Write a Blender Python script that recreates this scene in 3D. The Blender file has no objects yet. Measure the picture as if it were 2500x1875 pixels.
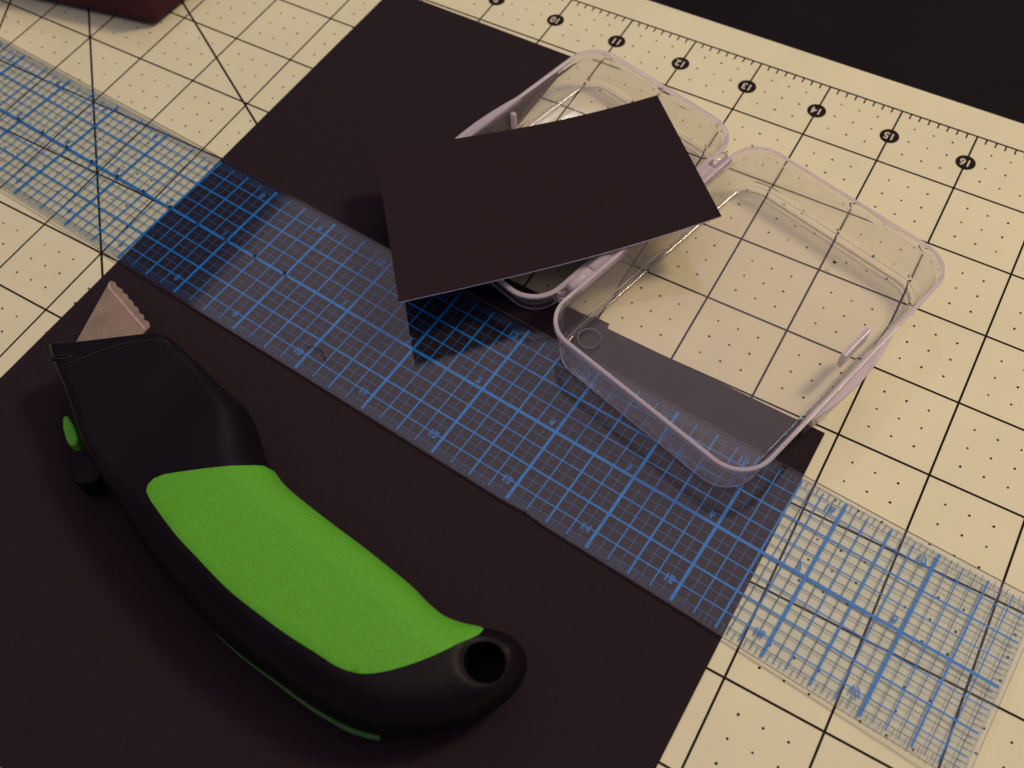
import bpy, bmesh, math, random
from mathutils import Vector, Matrix
from mathutils.geometry import delaunay_2d_cdt
random.seed(7)
S = 0.0254                      # the place is laid out in inches on the mat's own ruling, stored in metres
OX, OY = 12.0, 6.0              # mat mark that sits at the world origin
R3 = math.radians
def W(x, y, z):                 # x = inches along the numbered edge, y = inches in from that edge, z = height
    return Vector(((x-OX)*S, -(y-OY)*S, z*S))
scene = bpy.context.scene
C = scene.collection

# ---------------------------------------------------------------- camera
cam_d = bpy.data.cameras.new('camera'); cam = bpy.data.objects.new('camera', cam_d); C.objects.link(cam)
cam_d.sensor_width = 36.0; cam_d.lens = 2370.06/2500*36.0
cam_d.clip_start = 0.005; cam_d.clip_end = 50
Rr = ((0.86217943, 0.50442054, -0.04697403), (0.41354944, -0.75433824, -0.50985358), (-0.29261492, 0.42015918, -0.85897775))
m = Matrix(((Rr[0][0], -Rr[1][0], -Rr[2][0]), (Rr[0][1], -Rr[1][1], -Rr[2][1]), (Rr[0][2], -Rr[1][2], -Rr[2][2]))).to_4x4()
m.translation = W(15.802449, 10.80965, 9.50973)
cam.matrix_world = m
scene.camera = cam
cam_d.dof.use_dof = True
cam_d.dof.focus_distance = 10.7*S
cam_d.dof.aperture_fstop = 16

# ---------------------------------------------------------------- light: dim room at night, lit ceiling and one warm lamp
scene.view_settings.view_transform = 'Standard'
scene.view_settings.look = 'None'
scene.view_settings.exposure = 0.0
scene.view_settings.gamma = 1.0
world = bpy.data.worlds.new('World'); scene.world = world; world.use_nodes = True
bg = world.node_tree.nodes['Background']
bg.inputs[0].default_value = (0.040, 0.046, 0.105, 1); bg.inputs[1].default_value = 1.0

def area(name, x0, x1, y0, y1, z, col, radiance):
    d = bpy.data.lights.new(name, 'AREA'); d.shape = 'RECTANGLE'
    d.size = (x1-x0)*S; d.size_y = (y1-y0)*S; d.color = col
    d.energy = radiance*math.pi*d.size*d.size_y
    o = bpy.data.objects.new(name, d); C.objects.link(o)
    o.location = W((x0+x1)/2, (y0+y1)/2, z)
    return o
area('ceiling_light', -37, 75, -75, 40, 60, (1.0, 0.79, 0.79), 0.65)
key = bpy.data.lights.new('lamp', 'AREA'); key.shape = 'DISK'; key.size = 12.0*S
key.color = (1.0, 0.76, 0.50); key.energy = 10.2
ko = bpy.data.objects.new('lamp', key); C.objects.link(ko)
kd = Vector((0.50, 0.60, 1.0)).normalized()
ko.location = W(12, 5, 0) + kd*62*S
ko.rotation_euler = (-kd).to_track_quat('-Z', 'Y').to_euler()
cool = bpy.data.lights.new('cool_lamp', 'AREA'); cool.shape = 'DISK'; cool.size = 7.0*S
cool.color = (0.72, 0.82, 1.0); cool.energy = 1.3
co = bpy.data.objects.new('cool_lamp', cool); C.objects.link(co)
cdv = Vector((-0.35, 0.61, 0.71)).normalized()
co.location = W(13, 4, 0) + cdv*72*S
co.rotation_euler = (-cdv).to_track_quat('-Z', 'Y').to_euler()
scene.cycles.use_denoising = True
scene.cycles.max_bounces = 24; scene.cycles.transmission_bounces = 20; scene.cycles.transparent_max_bounces = 24
scene.cycles.glossy_bounces = 10; scene.cycles.diffuse_bounces = 5
scene.cycles.caustics_refractive = True; scene.cycles.caustics_reflective = True
scene.cycles.blur_glossy = 0.3
scene.cycles.sample_clamp_indirect = 4.0

# ---------------------------------------------------------------- materials
def mat(name):
    ma = bpy.data.materials.new(name); ma.use_nodes = True
    nt = ma.node_tree
    return ma, nt, nt.nodes['Principled BSDF'], nt.nodes['Material Output']
def setp(p, **k):
    for a, v in k.items():
        p.inputs[a.replace('_', ' ')].default_value = v
def plain(name, col, rough=0.6, var=0.06, scale=60, bump=0.0, bscale=400, spec=0.5, metal=0.0):
    ma, nt, p, out = mat(name)
    tc = nt.nodes.new('ShaderNodeTexCoord')
    n = nt.nodes.new('ShaderNodeTexNoise'); n.inputs['Scale'].default_value = scale; n.inputs['Detail'].default_value = 5
    nt.links.new(tc.outputs['Object'], n.inputs['Vector'])
    r = nt.nodes.new('ShaderNodeValToRGB')
    r.color_ramp.elements[0].position = 0.3; r.color_ramp.elements[1].position = 0.7
    r.color_ramp.elements[0].color = tuple(c*(1-var) for c in col)+(1,)
    r.color_ramp.elements[1].color = tuple(min(1, c*(1+var)) for c in col)+(1,)
    nt.links.new(n.outputs['Fac'], r.inputs['Fac']); nt.links.new(r.outputs['Color'], p.inputs['Base Color'])
    setp(p, Roughness=rough, Metallic=metal, Specular_IOR_Level=spec)
    if bump:
        n2 = nt.nodes.new('ShaderNodeTexNoise'); n2.inputs['Scale'].default_value = bscale; n2.inputs['Detail'].default_value = 3
        b = nt.nodes.new('ShaderNodeBump'); b.inputs['Strength'].default_value = bump; b.inputs['Distance'].default_value = 0.0002
        nt.links.new(tc.outputs['Object'], n2.inputs['Vector'])
        nt.links.new(n2.outputs['Fac'], b.inputs['Height']); nt.links.new(b.outputs['Normal'], p.inputs['Normal'])
    return ma
M_mat = plain('cream_mat_vinyl', (0.80, 0.780, 0.495), 0.55, 0.035, 45, 0.25, 900, 0.35)
M_print = plain('black_mat_ink', (0.016, 0.011, 0.008), 0.8, 0.3, 300, spec=0.12)
M_cream_ink = plain('cream_numeral_ink', (0.66, 0.60, 0.48), 0.6, 0.02, 60)
M_table = plain('dark_table_top', (0.0062, 0.0036, 0.0060), 0.7, 0.3, 30, 0.1, 300, 0.12)
M_paper = plain('black_cardstock', (0.0205, 0.0115, 0.0152), 0.9, 0.09, 500, 0.5, 1500, 0.22)
M_card = plain('black_card', (0.0205, 0.0105, 0.0132), 0.85, 0.08, 500, 0.4, 1500, 0.22)
M_edge = plain('card_cut_edge', (0.92, 0.84, 0.86), 0.9, 0.15, 700)
M_blue = plain('blue_ruler_ink', (0.0, 0.235, 0.66), 0.5, 0.10, 300, spec=0.3)
M_blue2 = plain('thin_blue_ruler_ink', (0.022, 0.10, 0.25), 0.5, 0.15, 300, spec=0.3)
M_hole = plain('compass_hole_rim', (0.01, 0.006, 0.02), 0.8, 0.1)
M_black = plain('black_handle_plastic', (0.0062, 0.0042, 0.0062), 0.44, 0.12, 90, 0.3, 2500, 0.14)
M_gloss = plain('glossy_black_plastic', (0.012, 0.010, 0.012), 0.22, 0.1, 90)
M_bore_shade = plain('bore_shade_black', (0.003, 0.002, 0.004), 0.6, 0.1, spec=0.12)  # blacker than the handle: shade inside the holes put into the colour
M_green = plain('green_rubber', (0.112, 0.435, 0.026), 0.65, 0.12, 1600, 0.45, 2600, 0.25)
M_green2 = plain('dull_green_rubber', (0.05, 0.15, 0.035), 0.6, 0.1, 300, 0.3, 1500, 0.4)
M_steel = plain('brushed_steel', (0.43, 0.32, 0.215), 0.4, 0.14, 250, 0.2, 1800, 0.5, 0.75)
M_bevel = plain('ground_steel_bevel', (0.66, 0.48, 0.37), 0.40, 0.08, 500, 0.2, 1800, 0.5, 0.7)
M_maroon = plain('maroon_leather', (0.052, 0.002, 0.011), 0.7, 0.2, 200, 0.5, 700, 0.4)
M_navy = plain('dark_pouch_top', (0.016, 0.006, 0.016), 0.6, 0.2, 200, 0.4, 700, 0.3)
M_hair = plain('dark_fibre', (0.02, 0.01, 0.01), 0.7, 0.1)

# clear polystyrene of the case: real refracting plastic
M_clear, nt, p, out = mat('clear_polystyrene')
setp(p, Base_Color=(0.985, 0.975, 0.985, 1), Roughness=0.06, IOR=1.52, Transmission_Weight=1.0)
def haze_highlight(ma, nt, p, out, w, tlw=0.5):   # whitish haze; on the rim it paints the light that edges catch
    df = nt.nodes.new('ShaderNodeBsdfDiffuse'); df.inputs[0].default_value = (0.90, 0.82, 0.87, 1)
    tl = nt.nodes.new('ShaderNodeBsdfTranslucent'); tl.inputs[0].default_value = (0.90, 0.82, 0.87, 1)
    a = nt.nodes.new('ShaderNodeMixShader'); a.inputs[0].default_value = tlw
    b = nt.nodes.new('ShaderNodeMixShader'); b.inputs[0].default_value = w
    nt.links.new(df.outputs[0], a.inputs[1]); nt.links.new(tl.outputs[0], a.inputs[2])
    nt.links.new(p.outputs[0], b.inputs[1]); nt.links.new(a.outputs[0], b.inputs[2]); nt.links.new(b.outputs[0], out.inputs['Surface'])
haze_highlight(M_clear, nt, p, out, 0.08)
M_rim, nt, p, out = mat('rim_highlight_polystyrene')
setp(p, Base_Color=(0.985, 0.965, 0.985, 1), Roughness=0.07, IOR=1.52, Transmission_Weight=1.0)
haze_highlight(M_rim, nt, p, out, 0.62, 0.35)  # pale diffuse paints bright edge highlights on rims and hinge
# ruler sheet: flat and thin, so light passes straight and both faces mirror faintly
def sheet(name, tint, haze, blur=0.0):
    ma, nt, p, out = mat(name)
    nt.nodes.remove(p)
    tr = nt.nodes.new('ShaderNodeBsdfTransparent'); tr.inputs[0].default_value = tint
    di = nt.nodes.new('ShaderNodeBsdfDiffuse'); di.inputs[0].default_value = (0.55, 0.50, 0.55, 1)
    gl = nt.nodes.new('ShaderNodeBsdfGlossy'); gl.inputs['Roughness'].default_value = 0.06
    fr = nt.nodes.new('ShaderNodeFresnel')
    geo = nt.nodes.new('ShaderNodeNewGeometry')
    mr = nt.nodes.new('ShaderNodeMapRange')      # light is not bent in this thin sheet, so both faces reflect as from outside
    mr.inputs['To Min'].default_value = 1.5; mr.inputs['To Max'].default_value = 1/1.5
    nt.links.new(geo.outputs['Backfacing'], mr.inputs['Value']); nt.links.new(mr.outputs['Result'], fr.inputs['IOR'])
    m0 = nt.nodes.new('ShaderNodeMixShader'); m0.inputs[0].default_value = haze
    m1 = nt.nodes.new('ShaderNodeMixShader')
    if blur:                    # walls drawn from the mould: faint ripple that blurs what is seen through them
        rf = nt.nodes.new('ShaderNodeBsdfRefraction'); rf.inputs['IOR'].default_value = 1.12; rf.inputs['Roughness'].default_value = 0.32
        mb = nt.nodes.new('ShaderNodeMixShader'); mb.inputs[0].default_value = blur
        nt.links.new(tr.outputs[0], mb.inputs[1]); nt.links.new(rf.outputs[0], mb.inputs[2]); tr = mb
    nt.links.new(tr.outputs[0], m0.inputs[1]); nt.links.new(di.outputs[0], m0.inputs[2])
    nt.links.new(fr.outputs[0], m1.inputs[0]); nt.links.new(m0.outputs[0], m1.inputs[1]); nt.links.new(gl.outputs[0], m1.inputs[2])
    nt.links.new(m1.outputs[0], out.inputs['Surface'])
    return ma
M_floor = sheet('flat_clear_tray_floor', (0.985, 0.975, 0.975, 1), 0.022)
M_wall = sheet('clear_tray_wall', (0.975, 0.965, 0.975, 1), 0.065, 0.10)
M_sheet = sheet('clear_ruler_plastic', (0.945, 0.965, 0.985, 1), 0.0015)
M_sheet_edge = sheet('ruler_cut_edge', (0.45, 0.40, 0.38, 1), 0.30)  # dark tint stands in for shade where the edge bends light away

# ---------------------------------------------------------------- object helpers
def obj(name, me, mats, parent=None):
    o = bpy.data.objects.new(name, me); C.objects.link(o)
    for a in (mats if isinstance(mats, (list, tuple)) else [mats]): me.materials.append(a)
    if parent: o.parent = parent
    return o
def crease(me):                 # keep hard borders between smooth-shaded and flat faces
    me.update(); sm = [p_.use_smooth for p_ in me.polygons]; seen = {}
    for p_ in me.polygons:
        for ek in p_.edge_keys: seen.setdefault(ek, []).append(sm[p_.index])
    for e_ in me.edges:
        v = seen.get(tuple(sorted(e_.vertices)), seen.get(e_.key, []))
        if len(set(v)) > 1 or v == [False, False]: e_.use_edge_sharp = True
def tag(o, label=None, cat=None, group=None, kind=None):
    if label: o['label'] = label
    if cat: o['category'] = cat
    if group: o['group'] = group
    if kind: o['kind'] = kind
    return o
def empty(name): 
    o = bpy.data.objects.new(name, None); C.objects.link(o); o.empty_display_size = 0.01; return o
def mesh(name, vs, fs, mi=None, smooth=False):
    me = bpy.data.meshes.new(name); me.from_pydata([W(*v) for v in vs], [], fs); me.update()
    bm = bmesh.new(); bm.from_mesh(me); bmesh.ops.recalc_face_normals(bm, faces=bm.faces); bm.to_mesh(me); bm.free()
    if mi: me.polygons.foreach_set('material_index', mi)
    if smooth: me.polygons.foreach_set('use_smooth', [True]*len(me.polygons))
    return me
def prism(name, poly, z0, z1, side=0, top=0):   # closed slab from a polygon; z may be a function of x, y
    f0 = z0 if callable(z0) else (lambda x, y: z0); f1 = z1 if callable(z1) else (lambda x, y: z1)
    n = len(poly)
    vs = [(x, y, f0(x, y)) for x, y in poly]+[(x, y, f1(x, y)) for x, y in poly]
    fs = [list(range(n)), list(range(n, 2*n))]+[[i, (i+1) % n, n+(i+1) % n, n+i] for i in range(n)]
    return mesh(name, vs, fs, [top, top]+[side]*n)
def quads(name, qs, smooth=False):
    vs = []; fs = []
    for q in qs:
        b = len(vs); vs += q; fs.append(list(range(b, b+len(q))))
    me = bpy.data.meshes.new(name); me.from_pydata([W(*v) for v in vs], [], fs); me.update()
    bm = bmesh.new(); bm.from_mesh(me)
    for f in bm.faces:
        if f.normal.z < 0: f.normal_flip()
    bm.to_mesh(me); bm.free()
    return me
def bevel(o, w, seg=3, ang=40):
    b = o.modifiers.new('bevel', 'BEVEL'); b.width = w*S; b.segments = seg; b.limit_method = 'ANGLE'; b.angle_limit = R3(ang)
def glyph(txt, size):           # built-in typeface turned into a flat mesh, centred, in inches
    cu = bpy.data.curves.new('t', 'FONT'); cu.body = txt; cu.size = size; cu.align_x = 'CENTER'; cu.align_y = 'CENTER'; cu.resolution_u = 4
    cu.offset = size*0.02
    o = bpy.data.objects.new('t', cu); C.objects.link(o)
    dg = bpy.context.evaluated_depsgraph_get(); me = bpy.data.meshes.new_from_object(o.evaluated_get(dg))
    bpy.data.objects.remove(o)
    vs = [tuple(v.co) for v in me.vertices]; fs = [list(q.vertices) for q in me.polygons]
    bpy.data.meshes.remove(me)
    return vs, fs

# ---------------------------------------------------------------- setting: table
tb = obj('table_top', prism('table_top', [(-30, -30), (50, -30), (50, 45), (-30, 45)], -1.2, -0.085), M_table)
tag(tb, 'dark table top beyond the edge of the cream mat', kind='structure')

# ---------------------------------------------------------------- cutting mat
X0, X1, Y0, Y1 = -0.5, 24.5, -0.5, 18.5
def rrect(x0, x1, y0, y1, r, n=8):
    pts = []
    for cx, cy, a in ((x1-r, y1-r, 0), (x0+r, y1-r, 90), (x0+r, y0+r, 180), (x1-r, y0+r, 270)):
        for k in range(n+1):
            t = R3(a+90*k/n); pts.append((cx+r*math.cos(t), cy+r*math.sin(t)))
    return pts
mt = obj('cutting_mat', prism('cutting_mat', rrect(X0, X1, Y0, Y1, 0.3), -0.08, 0.0), M_mat)
tag(mt, 'cream cutting mat with black inch grid and circled numerals, under everything else', 'cutting mat')
bevel(mt, 0.012, 2)
ZP = 0.0025
def rect(x0, x1, y0, y1, z): return [(x0, y0, z), (x1, y0, z), (x1, y1, z), (x0, y1, z)]
def seg(x0, y0, x1, y1, w, z):
    dx, dy = x1-x0, y1-y0; L = math.hypot(dx, dy); nx, ny = -dy/L*w/2, dx/L*w/2
    return [(x0+nx, y0+ny, z), (x0-nx, y0-ny, z), (x1-nx, y1-ny, z), (x1+nx, y1+ny, z)]
q = []
LW = 0.024
for i in range(0, 25):
    if 1 <= i: q.append(rect(i-LW/2, i+LW/2, 0, 18, ZP))
    else: q.append(rect(-LW/2, LW/2, 0, 18, ZP))
obj('grid_line_print', quads('grid_line_print', q), M_print, mt)
q = [rect(0, 24, j-LW/2, j+LW/2, ZP+0.0006) for j in range(0, 19)]
obj('cross_line_print', quads('cross_line_print', q), M_print, mt)
q = []
for k in range(24*8+1):
    if k % 8: q.append(rect(k/8-0.010, k/8+0.010, 0.012, 0.095, ZP+0.0003))
for k in range(18*8+1):
    if k % 8: q.append(rect(0.012, 0.095, k/8-0.010, k/8+0.010, ZP+0.0003))
obj('edge_tick_print', quads('edge_tick_print', q), M_print, mt)
q = []
L = 18/math.sin(R3(45)); q.append(seg(0, 0, 18, 18, 0.030, ZP+0.0009))
q.append(seg(0, 0, 24, 24*math.tan(R3(30)), 0.030, ZP+0.0009))
q.append(seg(0, 0, 18/math.tan(R3(60)), 18, 0.030, ZP+0.0012))
obj('angle_line_print', quads('angle_line_print', q), M_print, mt)
q = []
for i in range(24*4+1):
    for j in range(18*4+1):
        if i % 4 and j % 4:
            r = 0.0145*random.uniform(0.85, 1.12); x, y = i/4, j/4
            q.append([(x+r*math.cos(a*math.pi/3), y+r*math.sin(a*math.pi/3), ZP) for a in range(6)])
o = obj('grid_dot', quads('grid_dot', q), M_print, mt); o['kind'] = 'stuff'
for i in range(7, 20):          # circled numerals along the numbered edge, their tops pointing into the mat
    cx, cy, r = i+0.0, 0.515, 0.125
    d = obj('numeral_disc', quads('numeral_disc', [[(cx+r*math.cos(a*math.pi/14), cy+r*math.sin(a*math.pi/14), ZP+0.0025) for a in range(28)]]), M_print, mt)
    vs, fs = glyph(str(i), 0.165)
    me = bpy.data.meshes.new('numeral'); me.from_pydata([W(cx-0.92*x, cy+y, ZP+0.0045) for x, y, z in vs], [], fs)
    obj('numeral', me, M_cream_ink, d)
# ---------------------------------------------------------------- black sheet of card stock with a rectangle cut out of its corner
def curve_poly(pts, step=0.35, wob=0.0):
    out = []
    for a, b in zip(pts, pts[1:]+pts[:1]):
        n = max(1, int(math.hypot(b[0]-a[0], b[1]-a[1])/step))
        for k in range(n): out.append((a[0]+(b[0]-a[0])*k/n+random.uniform(-wob, wob), a[1]+(b[1]-a[1])*k/n+random.uniform(-wob, wob)))
    return out
PT = 0.016
sheet_poly = [(7.465, 1.045), (10.62, 1.10), (10.53, 4.88), (12.95, 4.925), (12.95, 4.895), (13.16, 4.905), (13.165, 4.972), (15.868, 5.062), (15.735, 12.27), (7.15, 12.03)]
pp = obj('black_cardstock_sheet', prism('black_cardstock_sheet', curve_poly(sheet_poly, 0.5, 0.0012), 0.004, PT), M_paper)
tag(pp, 'large black cardstock sheet with a rectangle cut from its corner, flat on the mat', 'paper')

# ---------------------------------------------------------------- clear ruler, printed face down
RO = (0.349, 5.475); RA = math.atan(0.0767)
cr, sr = math.cos(RA), math.sin(RA)
def lift(s):                    # the free right end springs up a little
    t = max(0.0, s-15.3)/2.7
    return 0.024+0.050*t*t
def RP(s, t, z=0.0):            # s inches along, t inches across from the middle line
    return (RO[0]+cr*s*0.9995-sr*t, RO[1]+sr*s*0.9995+cr*t, lift(s)+z)
TH = 0.032
def ruler_strip(s0, s1, t0, t1, z, step=0.5):
    qs = []; n = max(1, int(math.ceil((s1-s0)/step)))
    for k in range(n):
        a, b = s0+(s1-s0)*k/n, s0+(s1-s0)*(k+1)/n
        qs.append([RP(a, t0, z), RP(b, t0, z), RP(b, t1, z), RP(a, t1, z)])
    return qs
ruler = empty('clear_ruler'); tag(ruler, 'clear plastic ruler with blue grid lines, lying face down across the mat and black sheet', 'ruler')
NS = 72; vs = []; fs = []; mi = []
for k in range(NS+1):
    s = -0.02+18.03*k/NS
    notch = 0.02 if abs(s-13.26) < 0.13 else 0
    for t, z in ((-1.0, 0), (1.0-notch, 0), (1.0-notch, TH), (-1.0, TH)): vs.append(RP(s, t, z))
for k in range(NS):
    a = 4*k
    for j in range(4): fs.append([a+j, a+(j+1) % 4, a+4+(j+1) % 4, a+4+j]); mi.append(1 if j in (1, 3) else 0)
fs += [[0, 1, 2, 3], [4*NS+j for j in range(4)]]; mi += [1, 1]
obj('ruler_blade', mesh('ruler_blade', vs, fs, mi), [M_sheet, M_sheet_edge], ruler)
ZB = -0.0022
def line_along(t, w, z): return ruler_strip(0.0, 17.955, t-w/2, t+w/2, z)
def line_across(s, w, a, b, z): return [[RP(s-w/2, a, z), RP(s+w/2, a, z), RP(s+w/2, b, z), RP(s-w/2, b, z)]]
qb = line_along(0, 0.035, ZB)
for s in range(1, 18): qb += line_across(s, 0.034, -0.955, 0.955, ZB-0.0006)
obj('inch_line_print', quads('inch_line_print', qb), M_blue, ruler)
qh = line_along(-0.5, 0.021, ZB-0.0003)+line_along(0.5, 0.021, ZB-0.0003)
for k in range(36):
    if k % 2: qh += line_across(k/2, 0.022, -0.95, 0.95, ZB-0.0009)
obj('half_inch_line_print', quads('half_inch_line_print', qh), M_blue, ruler)
qq = line_along(-0.25, 0.014, ZB-0.0003)+line_along(0.25, 0.014, ZB-0.0003)+line_along(-0.75, 0.014, ZB-0.0003)+line_along(0.75, 0.014, ZB-0.0003)
for k in range(72):
    if k % 2: qq += line_across(k/4, 0.014, -0.94, 0.94, ZB-0.0012)
obj('quarter_inch_line_print', quads('quarter_inch_line_print', qq), M_blue, ruler)
qt = []
for t in (0.125, 0.375, 0.625, 0.875): qt += line_along(t, 0.0085, ZB-0.0004)+line_along(-t, 0.0085, ZB-0.0004)
for k in range(144):
    if k % 2: qt += line_across(k/8, 0.0085, -0.955, 0.955, ZB-0.0013)
for k in range(576):
    s = k/32
    if k % 4 == 0: continue
    if k % 2 and s > 15.2: continue
    w = 0.0065 if k % 2 == 0 else 0.005
    qt += line_across(s, w, 0.885, 0.972, ZB-0.0015)+line_across(s, w, -0.972, -0.885, ZB-0.0015)
for k in range(-15, 16):
    if k % 2: qt += [[RP(17.88, k/16-0.004, ZB), RP(17.97, k/16-0.004, ZB), RP(17.97, k/16+0.004, ZB), RP(17.88, k/16+0.004, ZB)]]
o = obj('fine_line_print', quads('fine_line_print', qt), M_blue2, ruler); o['kind'] = 'stuff'
def ruler_num(txt, s, t, size):
    vs, fs = glyph(txt, size)
    me = bpy.data.meshes.new('numeral')
    me.from_pydata([W(*RP(s+x, t+y, ZB-0.0020)) for x, y, z in vs], [], fs)
    obj('numeral', me, M_blue, ruler)
for n in range(1, 18):
    ruler_num(str(n), n-0.125, 0.755, 0.125); ruler_num(str(n), n-0.125, -0.815, 0.125)
    if n != 9: ruler_num(str(abs(n-9)), n-0.10, -0.085, 0.115)
qd = []
for k in range(1, 19):
    s = k/2
    for off in (0,): qd.append([RP(s+0.026*math.cos(a*math.pi/5), 0.026*math.sin(a*math.pi/5), TH+0.0015) for a in range(10)])
obj('compass_hole', quads('compass_hole', qd), M_hole, ruler)

# ---------------------------------------------------------------- clear hinged case, open
c14, s14 = 0.9664, 0.2571
def EP(u, v, z): return (c14*u-s14*v, s14*u+c14*v, z)
def rloop(u0, u1, v0, v1, r, n=9):
    return rrect(u0, u1, v0, v1, r, n)
def shell(name, rings):         # closed skin through rounded-rectangle rings: (u0,u1,v0,v1,r,z)
    vs = []; fs = []; N = None
    for ri, (u0, u1, v0, v1, r, z, rim) in enumerate(rings):
        L = rloop(u0, u1, v0, v1, max(r, 0.02)); N = len(L)
        vs += [EP(u, v, z) for u, v in L]
    for k in range(len(rings)-1):
        for i in range(N): fs.append([k*N+i, k*N+(i+1) % N, (k+1)*N+(i+1) % N, (k+1)*N+i])
    fs.append(list(range(N))); fs.append([(len(rings)-1)*N+i for i in range(N)])
    mi = []
    for k in range(len(rings)-1):
        tall = abs(rings[k][5]-rings[k+1][5]) > 0.15
        mi += [3 if tall else (1 if rings[k][6] and rings[k+1][6] else 0)]*N
    mi += [2, 2]
    me = mesh(name, vs, fs, mi, smooth=True)
    return me
def tray_rings(b, t, z0, z1, rb, rt, th, lip):
    """b, t = outer rectangles at the bottom and the rim; th wall; lip = outward and inward step of the rim."""
    def mix(f, d, z, rim=0):
        return (b[0]+(t[0]-b[0])*f+d, b[1]+(t[1]-b[1])*f-d, b[2]+(t[2]-b[2])*f+d, b[3]+(t[3]-b[3])*f-d, rb+(rt-rb)*f-d, z, rim)
    H = z1-z0
    R = [mix(0, 0.050, z0), mix(0, 0.030, z0+0.003, 1), mix(0, 0.012, z0+0.011, 1), mix(0.01, 0.003, z0+0.022), mix(0.03, 0, z0+0.036), mix(0.05, 0, z0+0.05)]
    R += [mix(0.8, 0.0, z0+H*0.80), mix(0.86, 0.0, z0+H*0.865), mix(0.88, -lip, z0+H*0.88, 1), mix(0.9, -lip, z0+H*0.89), mix(0.98, -lip, z1-0.010, 1), mix(1, -lip+0.004, z1-0.003, 1), mix(1, -lip+0.010, z1, 1)]
    R += [mix(1, th*0.75, z1, 1), mix(1, th*0.9, z1-0.004, 1), mix(1, th, z1-0.014), mix(0.85, th, z0+H*0.86), mix(0.82, th*1.02, z0+H*0.80)]
    R += [mix(0.15, th*1.1, z0+th+0.075), mix(0.08, th*1.1+0.010, z0+th+0.040), mix(0.04, th*1.1+0.03, z0+th+0.012), mix(0, th*1.1+0.055, z0+th), mix(0, th*1.1+0.06, z0+th)]
    return R
case = empty('clear_hinged_case'); tag(case, 'clear plastic hinged case lying open beside the ruler, the black card resting on it', 'case')
RB = (13.74, 16.43, -1.510, 2.195); RT = (13.665, 16.52, -1.575, 2.185)
LB = (11.00, 13.33, -1.545, 1.930); LT = (10.93, 13.44, -1.625, 2.035)
base = obj('deep_tray', shell('deep_tray', tray_rings(RB, RT, 0.060, 0.645, 0.40, 0.40, 0.030, 0.020)), [M_clear, M_rim, M_floor, M_wall], case)
base['label'] = 'deeper tray on the right of the hinge'
lid = obj('shallow_tray', shell('shallow_tray', tray_rings(LB, LT, 0.024, 0.515, 0.36, 0.40, 0.032, 0.034)), [M_clear, M_rim, M_floor, M_wall], case)
lid['label'] = 'shallower tray half covered by the card'
def box_uv(name, u0, u1, v0, v1, z0, z1, parent, ma=M_clear, bw=0.012):
    vs = [EP(u, v, z) for z in (z0, z1) for u, v in ((u0, v0), (u1, v0), (u1, v1), (u0, v1))]
    o = obj(name, mesh(name, vs, [[0, 1, 2, 3], [4, 5, 6, 7], [0, 1, 5, 4], [1, 2, 6, 5], [2, 3, 7, 6], [3, 0, 4, 7]]), ma, parent)
    bevel(o, bw, 3); return o
def rod(name, p0, p1, r, parent, n=20, ma=M_clear):
    a, b = Vector(p0), Vector(p1); d = (b-a).normalized(); x = d.orthogonal().normalized(); y = d.cross(x)
    vs = []
    for t, rr in ((0, r*0.8), (0.012, r), (1, r), (1, r)):
        pass
    L = (b-a).length
    for f, rr in ((0, r*0.75), (min(0.015, L*0.1), r), (L-min(0.015, L*0.1), r), (L, r*0.75)):
        c = a+d*f
        vs += [tuple(c+(x*math.cos(2*math.pi*k/n)+y*math.sin(2*math.pi*k/n))*rr) for k in range(n)]
    fs = [list(range(n)), list(range(3*n, 4*n))]
    for k in range(3):
        for i in range(n): fs.append([k*n+i, k*n+(i+1) % n, (k+1)*n+(i+1) % n, (k+1)*n+i])
    me = mesh(name, vs, fs); me.polygons.foreach_set('use_smooth', [len(f.vertices) == 4 for f in me.polygons])
    return obj(name, me, ma, parent)
# hinge: knuckles of both trays alternating along the pivot, on thin leaves
for v0, v1 in ((-1.17, -0.90), (-0.885, -0.30), (-0.285, 0.72), (0.735, 1.25), (1.265, 1.60)):
    rod('hinge_knuckle', EP(13.562, v0, 0.565), EP(13.562, v1, 0.565), 0.064, case, 20, M_rim if v0 > -0.9 else M_clear)
box_uv('hinge_leaf', 13.40, 13.56, -1.05, 1.50, 0.455, 0.485, case, M_rim)
box_uv('hinge_leaf', 13.575, 13.69, -1.15, 1.55, 0.56, 0.59, case, M_rim)
rod('hinge_pin_boss', EP(13.52, 1.62, 0.49), EP(13.52, 1.72, 0.49), 0.05, case)
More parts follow.
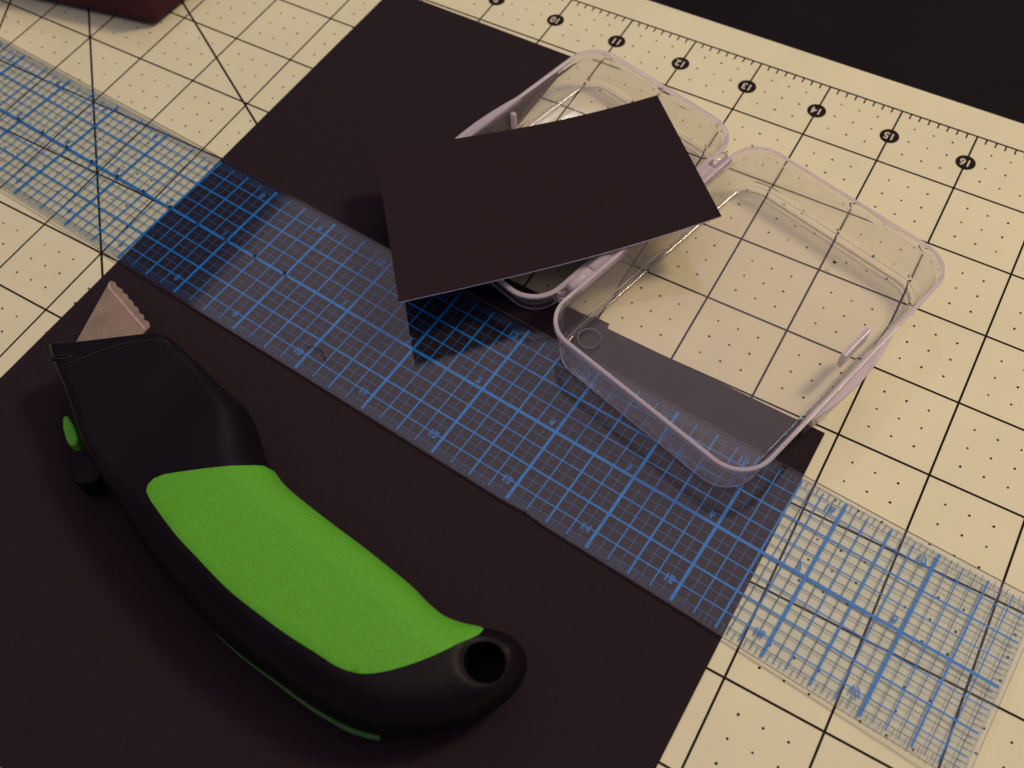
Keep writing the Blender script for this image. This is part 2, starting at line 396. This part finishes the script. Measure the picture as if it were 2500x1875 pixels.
# latch flange bulging out of the deep tray's long side and its clip
def bulge(name, u, v0, v1, out, z0, z1, th, parent, sgn=1, ma=None):
    n = 18; vs = []; fs = []
    for k in range(n+1):
        f = k/n; v = v0+(v1-v0)*f; b = out*math.sin(math.pi*f)**0.8 if 0 < f < 1 else 0
        for du, z in ((b, z0), (b+th, z0), (b+th, z1), (b, z1)): vs.append(EP(u+sgn*du, v, z))
    for k in range(n):
        for j in range(4): fs.append([4*k+j, 4*k+(j+1) % 4, 4*k+4+(j+1) % 4, 4*k+4+j])
    fs += [[0, 1, 2, 3], [4*n+j for j in range(4)]]
    o = obj(name, mesh(name, vs, fs), ma or M_clear, parent); return o
def lens(name, u, v0, v1, out, z0, z1, parent, sgn=1, ma=None):   # solid lens-shaped thumb flange along a tray edge
    n = 18; P = []
    for k in range(n+1):
        f = k/n; P.append((u+sgn*out*math.sin(math.pi*f)**0.85 if 0 < f < 1 else u, v0+(v1-v0)*f))
    P += [(u-sgn*0.008, v1), (u-sgn*0.008, v0)]
    m_ = len(P)
    vs = [EP(a, b, z0) for a, b in P]+[EP(a, b, z1) for a, b in P]
    fs = [list(range(m_)), list(range(m_, 2*m_))]+[[k, (k+1) % m_, m_+(k+1) % m_, m_+k] for k in range(m_)]
    o = obj(name, mesh(name, vs, fs), ma or M_rim, parent); bevel(o, 0.008, 2); return o
lens('latch_flange', 16.545, -0.30, 1.12, 0.085, 0.555, 0.605, case)
bulge('latch_skirt', 16.47, -0.22, 1.04, 0.055, 0.12, 0.55, 0.02, case, 1, M_wall)
box_uv('latch_clip', 16.27, 16.33, -0.24, 0.24, 0.34, 0.575, case, M_rim)
lens('latch_flange', 10.89, -0.25, 1.35, 0.075, 0.44, 0.49, case, -1)
box_uv('latch_rib', 10.99, 11.06, -0.04, 0.02, 0.07, 0.44, case, M_rim)
def ring_uv(name, u, v, r, w, z, parent):
    n = 32; vs = []; fs = []
    for k in range(n):
        a = 2*math.pi*k/n
        for rr, zz in ((r-w, z), (r, z+0.008), (r+w, z)): vs.append(EP(u+rr*math.cos(a), v+rr*math.sin(a), zz))
    for k in range(n):
        k2 = (k+1) % n
        for j in range(3): fs.append([3*k+j, 3*k+(j+1) % 3, 3*k2+(j+1) % 3, 3*k2+j])
    return obj(name, mesh(name, vs, fs, smooth=True), M_clear, parent)
ring_uv('mould_mark', 13.985, 1.715, 0.135, 0.010, 0.1125, base)

# ---------------------------------------------------------------- black card resting on the open case
CA = Vector((11.165, 6.206)); CB = Vector((13.8204, 3.4689)); CCc = Vector((12.3129, 2.0485)); CD = Vector((9.62, 4.42))
NU, NV = 24, 10; vs = []; fs = []; mi = []
def cz(f): return 0.655+(0.055 if f < 0.5 else 0.145)*abs(2*f-1)**2.0
for lay in (0, 1):
    for i in range(NU+1):
        for j in range(NV+1):
            f, g = i/NU, j/NV
            pnt = (CA*(1-f)+CB*f)*(1-g)+(CD*(1-f)+CCc*f)*g
            vs.append((pnt.x, pnt.y, cz(f)+(0.020 if lay else 0)))
Nn = (NU+1)*(NV+1)
def ix(i, j, l=0): return l*Nn+i*(NV+1)+j
for i in range(NU):
    for j in range(NV):
        for l in (0, 1): fs.append([ix(i, j, l), ix(i+1, j, l), ix(i+1, j+1, l), ix(i, j+1, l)]); mi.append(0)
for i in range(NU):
    for j in (0, NV): fs.append([ix(i, j), ix(i+1, j), ix(i+1, j, 1), ix(i, j, 1)]); mi.append(1)
for j in range(NV):
    for i in (0, NU): fs.append([ix(i, j), ix(i, j+1), ix(i, j+1, 1), ix(i, j, 1)]); mi.append(1)
cd = obj('black_card', mesh('black_card', vs, fs, mi), [M_card, M_edge])
cd.data.polygons.foreach_set('use_smooth', [m_ == 0 for m_ in mi])
crease(cd.data)
tag(cd, 'small black rectangular card with pale cut edge resting across the open clear case', 'card')

# ---------------------------------------------------------------- cutter: black handle, green grip, triangular blade
def catmull(pts, closed=True, step=0.06):
    out = []; n = len(pts)
    for i in range(n if closed else n-1):
        p0, p1, p2, p3 = [Vector(pts[(i+k) % n]) if closed else Vector(pts[min(max(i+k, 0), n-1)]) for k in (-1, 0, 1, 2)]
        m_ = max(1, int((p2-p1).length/step))
        for k in range(m_):
            t = k/m_
            q_ = 0.5*((2*p1)+(p2-p0)*t+(2*p0-5*p1+4*p2-p3)*t*t+(3*p1-p0-3*p2+p3)*t**3)
            out.append((q_.x, q_.y))
    if not closed: out.append(tuple(pts[-1]))
    return out
outline_pts = [(8.03, 8.565), (8.07, 8.49), (8.33, 8.335), (8.93, 7.89), (9.07, 7.80), (9.17, 7.79), (9.62, 7.885), (10.02, 7.985), (10.28, 8.03), (10.50, 8.11), (10.72, 8.27), (10.93, 8.43), (11.13, 8.525),
  (11.36, 8.60), (11.89, 8.68), (12.43, 8.745), (13.01, 8.835), (13.24, 8.895), (13.46, 8.93), (13.66, 8.90), (13.86, 8.83), (14.08, 8.77), (14.27, 8.81), (14.37, 8.93), (14.40, 9.10),
  (14.33, 9.36), (14.16, 9.66), (13.88, 9.92), (13.55, 10.12), (13.16, 10.20), (12.79, 10.21), (12.37, 10.19), (11.96, 10.16), (11.54, 10.10), (11.03, 9.985), (10.71, 9.90), (10.40, 9.80), (10.02, 9.635), (9.73, 9.52),
  (9.28, 9.335), (8.92, 9.12), (8.62, 8.93), (8.31, 8.76)]
outl = catmull(outline_pts)
def area2(P): return sum(a[0]*b[1]-b[0]*a[1] for a, b in zip(P, P[1:]+P[:1]))/2
if area2(outl) < 0: outl.reverse()
grip_px = [(11.17, 9.68), (10.88, 9.61), (10.58, 9.51), (10.40, 9.445), (10.32, 9.40), (10.285, 9.34), (10.295, 9.26), (10.36, 9.18), (10.64, 8.975), (10.90, 8.785), (11.02, 8.68), (11.08, 8.56), (11.10, 8.42), (11.20, 8.2),
  (12.4, 8.3), (13.3, 8.55), (13.75, 8.80), (13.90, 8.90), (13.90, 8.98), (13.79, 9.18), (13.67, 9.37), (13.52, 9.56), (13.37, 9.71), (13.26, 9.79), (13.15, 9.84), (12.99, 9.87), (12.76, 9.865), (12.42, 9.86), (12.02, 9.83), (11.67, 9.79)]
gripl = catmull(grip_px, True, 0.06)
if area2(gripl) < 0: gripl.reverse()
HC = (14.075, 9.155); HR = 0.185
holel = [(HC[0]+HR*1.0*math.cos(a*2*math.pi/28), HC[1]+HR*math.sin(a*2*math.pi/28)) for a in range(28)]
def inside(P, x, y):
    r = False; n = len(P); j = n-1
    for i in range(n):
        if (P[i][1] > y) != (P[j][1] > y) and x < (P[j][0]-P[i][0])*(y-P[i][1])/(P[j][1]-P[i][1])+P[i][0]: r = not r
        j = i
    return r
def pdist(P, x, y):
    b = 1e9; n = len(P)
    for i in range(n):
        ax, ay = P[i]; bx, by = P[(i+1) % n]; dx, dy = bx-ax, by-ay
        t = max(0, min(1, ((x-ax)*dx+(y-ay)*dy)/(dx*dx+dy*dy+1e-12)))
        b = min(b, (ax+dx*t-x)**2+(ay+dy*t-y)**2)
    return math.sqrt(b)
def sstep(a, b, x): 
    t = max(0, min(1, (x-a)/(b-a))); return t*t*(3-2*t)
def prof(x):                    # centre height, half thickness, edge radius along the handle
    f = sstep(9.6, 10.9, x); g = sstep(13.3, 14.3, x)
    return 0.45+0.03*f-0.05*g, 0.40+0.07*f-0.06*g, 0.10+0.27*f-0.02*g
def zoff(x, y):
    zc, h, r = prof(x); d = pdist(outl, x, y)
    t = min(1, d/r); k = math.sqrt(max(0, 1-(1-t)**2))
    k = k*(0.96+0.04*min(1, d/0.6))
    dh = math.hypot(x-HC[0], y-HC[1])-HR
    if dh < 0.10: k *= 1-0.10*(1-max(0, dh)/0.10)**2
    return zc, h*k
pts = []; edges = []
def add_loop(P):
    b = len(pts); pts.extend(Vector(p) for p in P); edges.extend((b+i, b+(i+1) % len(P)) for i in range(len(P)))
add_loop(outl); n_out = len(outl); add_loop(holel)
top_extra = len(pts)
rings_pts = []
n = len(outl)
for i in range(n):
    a, b = Vector(outl[i-1]), Vector(outl[(i+1) % n]); t = (b-a).normalized(); nrm = Vector((-t.y, t.x)); x, y = outl[i]
    r = prof(x)[2]
    for th in (12, 26, 40, 55, 72, 90):
        d = r*(1-math.cos(R3(th))); px, py = x+nrm.x*d, y+nrm.y*d
        if inside(outl, px, py) and pdist(outl, px, py) > d*0.93 and math.hypot(px-HC[0], py-HC[1]) > HR+0.02: rings_pts.append(Vector((px, py)))
for a in range(28):
    for d in (0.03, 0.065, 0.10):
        px, py = HC[0]+(HR+d)*math.cos(a*2*math.pi/28), HC[1]+(HR+d)*math.sin(a*2*math.pi/28)
        if inside(outl, px, py) and pdist(outl, px, py) > 0.02: rings_pts.append(Vector((px, py)))
x = 8.0
while x < 14.5:
    y = 7.7
    while y < 10.3:
        if inside(outl, x, y) and pdist(outl, x, y) > prof(x)[2]*1.02 and math.hypot(x-HC[0], y-HC[1]) > HR+0.12: rings_pts.append(Vector((x+random.uniform(-.01, .01), y+random.uniform(-.01, .01))))
        y += 0.085
    x += 0.085
pts.extend(rings_pts)
gi = len(pts); add_loop(gripl)
vo, eo, fo, ov, oe, of = delaunay_2d_cdt(pts, edges, [], 0, 1e-5)
V2 = [(v.x, v.y) for v in vo]
keep = []; gripf = []
for f in fo:
    cx_ = sum(V2[i][0] for i in f)/len(f); cy_ = sum(V2[i][1] for i in f)/len(f)
    if not inside(outl, cx_, cy_) or math.hypot(cx_-HC[0], cy_-HC[1]) < HR*0.985: continue
    keep.append(list(f))
    if inside(gripl, cx_, cy_): gripf.append(list(f))
zz = [zoff(*v) for v in V2]
onout = [pdist(outl, *v) < 2e-4 for v in V2]
cutter = empty('box_cutter'); tag(cutter, 'black box cutter with bright green grip and exposed blade, lying on the black sheet', 'cutter')
nv = len(V2); vs = []; used = set(i for f in keep for i in f)
topi = {}; boti = {}
for i in used:
    zc, dz = zz[i]
    topi[i] = len(vs); vs.append((V2[i][0], V2[i][1], zc+(0 if onout[i] else dz)))
    if onout[i]: boti[i] = topi[i]
    else: boti[i] = len(vs); vs.append((V2[i][0], V2[i][1], max(0.02, zc-dz)))
fs = [[topi[i] for i in f] for f in keep]+[[boti[i] for i in reversed(f)] for f in keep]
hole_v = sorted([i for i in used if abs(math.hypot(V2[i][0]-HC[0], V2[i][1]-HC[1])-HR) < 2e-3], key=lambda i: math.atan2(V2[i][1]-HC[1], V2[i][0]-HC[0]))
mi = [0]*len(fs)
for a, b in zip(hole_v, hole_v[1:]+hole_v[:1]): fs.append([topi[a], topi[b], boti[b], boti[a]]); mi.append(1)
me = mesh('handle_body', vs, fs, mi); me.polygons.foreach_set('use_smooth', [m_ == 0 for m_ in mi]); crease(me)
obj('handle_body', me, [M_black, M_bore_shade], cutter)
# grip inlay stands a little proud of the handle with its own edge
gv = set(i for f in gripf for i in f); dist_g = {i: pdist(gripl, *V2[i]) for i in gv}
gm = {}; vs = []
for i in gv:
    zc, dz = zz[i]
    x, y = V2[i]; up = 0.016 if dist_g[i] > 0.004 else 0.007
    e = 0.008
    cx_, cy_ = x, y
    if onout[i]:
        # push outwards a hair
        j = min(range(len(outl)), key=lambda k: (outl[k][0]-x)**2+(outl[k][1]-y)**2)
        a, b = Vector(outl[j-1]), Vector(outl[(j+1) % len(outl)]); t = (b-a).normalized(); cx_, cy_ = x+t.y*0.010, y-t.x*0.010
    gm[i] = len(vs); vs.append((cx_, cy_, zc+(0 if onout[i] else dz)+up))
base_n = len(vs); ec = {}
for f in gripf:
    for a, b in zip(f, f[1:]+f[:1]): ec[(a, b)] = 1
fs = [[gm[i] for i in f] for f in gripf]
low = {}
def lo(i):
    if i not in low:
        zc, dz = zz[i]; low[i] = len(vs); vs.append((V2[i][0], V2[i][1], zc+(0 if onout[i] else dz)-0.01))
    return low[i]
for (a, b) in list(ec):
    if (b, a) not in ec: fs.append([gm[b], gm[a], lo(a), lo(b)])
me = bpy.data.meshes.new('grip_inlay'); me.from_pydata([W(*v) for v in vs], [], fs); me.update()
bm = bmesh.new(); bm.from_mesh(me); bmesh.ops.recalc_face_normals(bm, faces=bm.faces)
if sum(f.normal.z*f.calc_area() for f in bm.faces) < 0: bmesh.ops.reverse_faces(bm, faces=bm.faces)
bm.to_mesh(me); bm.free()
ng = len(gripf); me.polygons.foreach_set('use_smooth', [i < ng for i in range(len(me.polygons))])
crease(me)
obj('grip_inlay', me, M_green, cutter)
# blade
tip = Vector((7.765, 7.44)); bl = Vector((8.06, 8.42)); br = Vector((8.635, 7.715))
prof_b = []
e = br-tip; nb = Vector((e.y, -e.x)).normalized()
if nb.dot(bl-tip) > 0: nb = -nb
NT = 7
for k in range(NT*8+1):
    f = k/(NT*8); ph = (k/8) % 1
    prof_b.append(tip+e*f+nb*(0.026*random.uniform(0.75, 1.2)*abs(math.sin(math.pi*ph))**0.7+0.006+0.020*math.sin(math.pi*min(1, f*1.2))))
bladep = [(p_.x, p_.y) for p_ in prof_b]+[(bl.x+0.55, bl.y-0.05), (bl.x, bl.y)]
o = obj('blade', prism('blade', bladep, 0.385, 0.410), M_steel, cutter)
qs = []
ins = [tip+e*(0.02+0.96*k/(NT*8))-nb*0.062*min(1, 8*min(k/(NT*8)+0.05, 1)) for k in range(NT*8+1)]
for k in range(NT*8):
    a, b, c_, d_ = prof_b[k], prof_b[k+1], ins[k+1], ins[k]
    qs.append([(a.x, a.y, 0.402), (b.x, b.y, 0.402), (c_.x, c_.y, 0.4125), (d_.x, d_.y, 0.4125)])
obj('serrated_bevel', quads('serrated_bevel', qs), M_bevel, o)
# slider, lock knob, seam plate, pin socket shade, back strip
o = obj('blade_slider', prism('blade_slider', [(8.70, 9.125), (8.72, 9.08), (8.88, 9.14), (9.03, 9.23), (9.07, 9.30), (9.02, 9.35), (8.92, 9.305), (8.80, 9.225)], 0.40, 0.56), M_green, cutter); bevel(o, 0.03, 3)
def disc(name, cx, cy, r, z0, z1, ma, n=28, knurl=0.0):
    P = [(cx+(r+(knurl if a % 2 else 0))*math.cos(a*2*math.pi/n), cy+(r+(knurl if a % 2 else 0))*math.sin(a*2*math.pi/n)) for a in range(n)]
    return obj(name, prism(name, P, z0, z1), ma, cutter)
o = disc('lock_knob', 9.27, 9.425, 0.19, 0.10, 0.42, M_black, 36, 0.008); bevel(o, 0.035, 3, 60)
slot = [(8.375+0.105*math.cos(a)*0.86-0.052*math.sin(a)*-0.5, 8.63-0.105*math.cos(a)*0.5-0.052*math.sin(a)*0.86) for a in [i*math.pi/9 for i in range(18)]]
zs = zoff(8.40, 8.645)[0]+zoff(8.40, 8.645)[1]
o = obj('pin_socket_shade', prism('pin_socket_shade', slot, zs-0.1, zs+0.003), M_bore_shade, cutter)  # raised black slot paints the darkness of a small hole
seam = catmull([(8.50, 8.66), (8.58, 8.56), (8.76, 8.30), (9.05, 8.02), (9.28, 7.92)], False, 0.04)
def tube(name, P, r, ma, parent, n=8, taper=None, flat=1.0):
    vs = []; fs = []; m_ = len(P)
    for i, p_ in enumerate(P):
        a, b = Vector(P[max(0, i-1)]), Vector(P[min(m_-1, i+1)]); d = (b-a).normalized(); x_ = d.cross(Vector((0, 0, 1)))
        if x_.length < 1e-4: x_ = Vector((1, 0, 0))
        x_.normalize(); y_ = x_.cross(d).normalized(); rr = r*(taper(i/(m_-1)) if taper else 1)
        for k in range(n):
            an = 2*math.pi*k/n; v = Vector(p_)+x_*math.cos(an)*rr*flat+y_*math.sin(an)*rr; vs.append(tuple(v))
    fs = [list(range(n)), [(m_-1)*n+k for k in range(n)]]
    for i in range(m_-1):
        for k in range(n): fs.append([i*n+k, i*n+(k+1) % n, (i+1)*n+(k+1) % n, (i+1)*n+k])
    return obj(name, mesh(name, vs, fs, smooth=True), ma, parent)
tube('socket_glint_tube', [(x_, y_, zs+0.001) for x_, y_ in slot+slot[:1]], 0.009, M_gloss, o)  # glossy tube added for a highlight round the slot
tube('cover_seam', [(x_, y_, zoff(x_, y_)[0]+zoff(x_, y_)[1]+0.001) for x_, y_ in seam], 0.008, M_gloss, cutter)
strip = catmull([(11.62, 10.135), (11.96, 10.185), (12.37, 10.21), (12.79, 10.235), (13.16, 10.225), (13.37, 10.19), (13.53, 10.135)], False, 0.05)
tube('back_strip', [(x_, y_, 0.40) for x_, y_ in strip], 0.030, M_green2, cutter, 8, lambda f: 0.15+0.95*f, 0.9)
disc('bore_shade_disc', HC[0], HC[1], HR*0.99, 0.05, 0.30, M_bore_shade)  # added black disc closes the hole to paint its dark inside
rimc = [(HC[0]+(HR+0.012)*math.cos(a*2*math.pi/32), HC[1]+(HR+0.012)*math.sin(a*2*math.pi/32)) for a in range(33)]
tube('hole_collar', [(x_, y_, zoff(x_, y_)[0]+zoff(x_, y_)[1]-0.006) for x_, y_ in rimc], 0.008, M_black, cutter)

# ---------------------------------------------------------------- maroon pouch at the far left
PO = (4.78, 3.38)
pd1 = Vector((-1.0, 0.19)).normalized(); pd2 = Vector((0.06, -1.0)).normalized()
def pq(a, b): v = Vector(PO)+pd1*a+pd2*b; return (v.x, v.y)
cor = []
for (ca, cb, st) in ((0.10, 0.10, 180), (3.9, 0.10, 270), (3.9, 2.9, 0), (0.10, 2.9, 90)):
    for k in range(6):
        t = R3(st+90*k/5); cor.append(pq(ca+0.10*math.cos(t), cb+0.10*math.sin(t)))
pouch = empty('maroon_pouch'); tag(pouch, 'dark maroon box-shaped pouch cut off by the far left edge of the photo', 'pouch')
o = obj('pouch_body', prism('pouch_body', cor, 0.06, 0.66), M_maroon, pouch); bevel(o, 0.09, 5)
cor2 = [(Vector(PO)+pd1*2+pd2*1.5+(Vector(c_)-Vector(PO)-pd1*2-pd2*1.5)*0.965) for c_ in cor]
o = obj('pouch_top', prism('pouch_top', [(v.x, v.y) for v in cor2], 0.655, 0.685), M_navy, pouch); bevel(o, 0.015, 3)

# ---------------------------------------------------------------- stray fibre on the ruler, fleck on the case
fb = catmull([(10.22, 6.93), (10.27, 6.885), (10.36, 6.875), (10.45, 6.90), (10.51, 6.97)], False, 0.03)
zr = 0.024+TH
h = tube('stray_fibre', [(x_, y_, zr+0.010+0.015*math.sin(i/len(fb)*math.pi)) for i, (x_, y_) in enumerate(fb)], 0.0065, M_hair, None, 6, lambda f: 0.5+0.6*math.sin(math.pi*f))
tag(h, 'tiny curved dark fibre lying on the ruler by a bottom edge numeral', 'fibre')
fl = obj('dark_fleck', prism('dark_fleck', [(15.13+0.022*math.cos(a), 2.90+0.020*math.sin(a*1.0)) for a in [i*math.pi/4 for i in range(8)]], 0.111, 0.118), M_hair)
tag(fl, 'tiny dark fleck on the floor of the deeper clear tray', 'fleck')
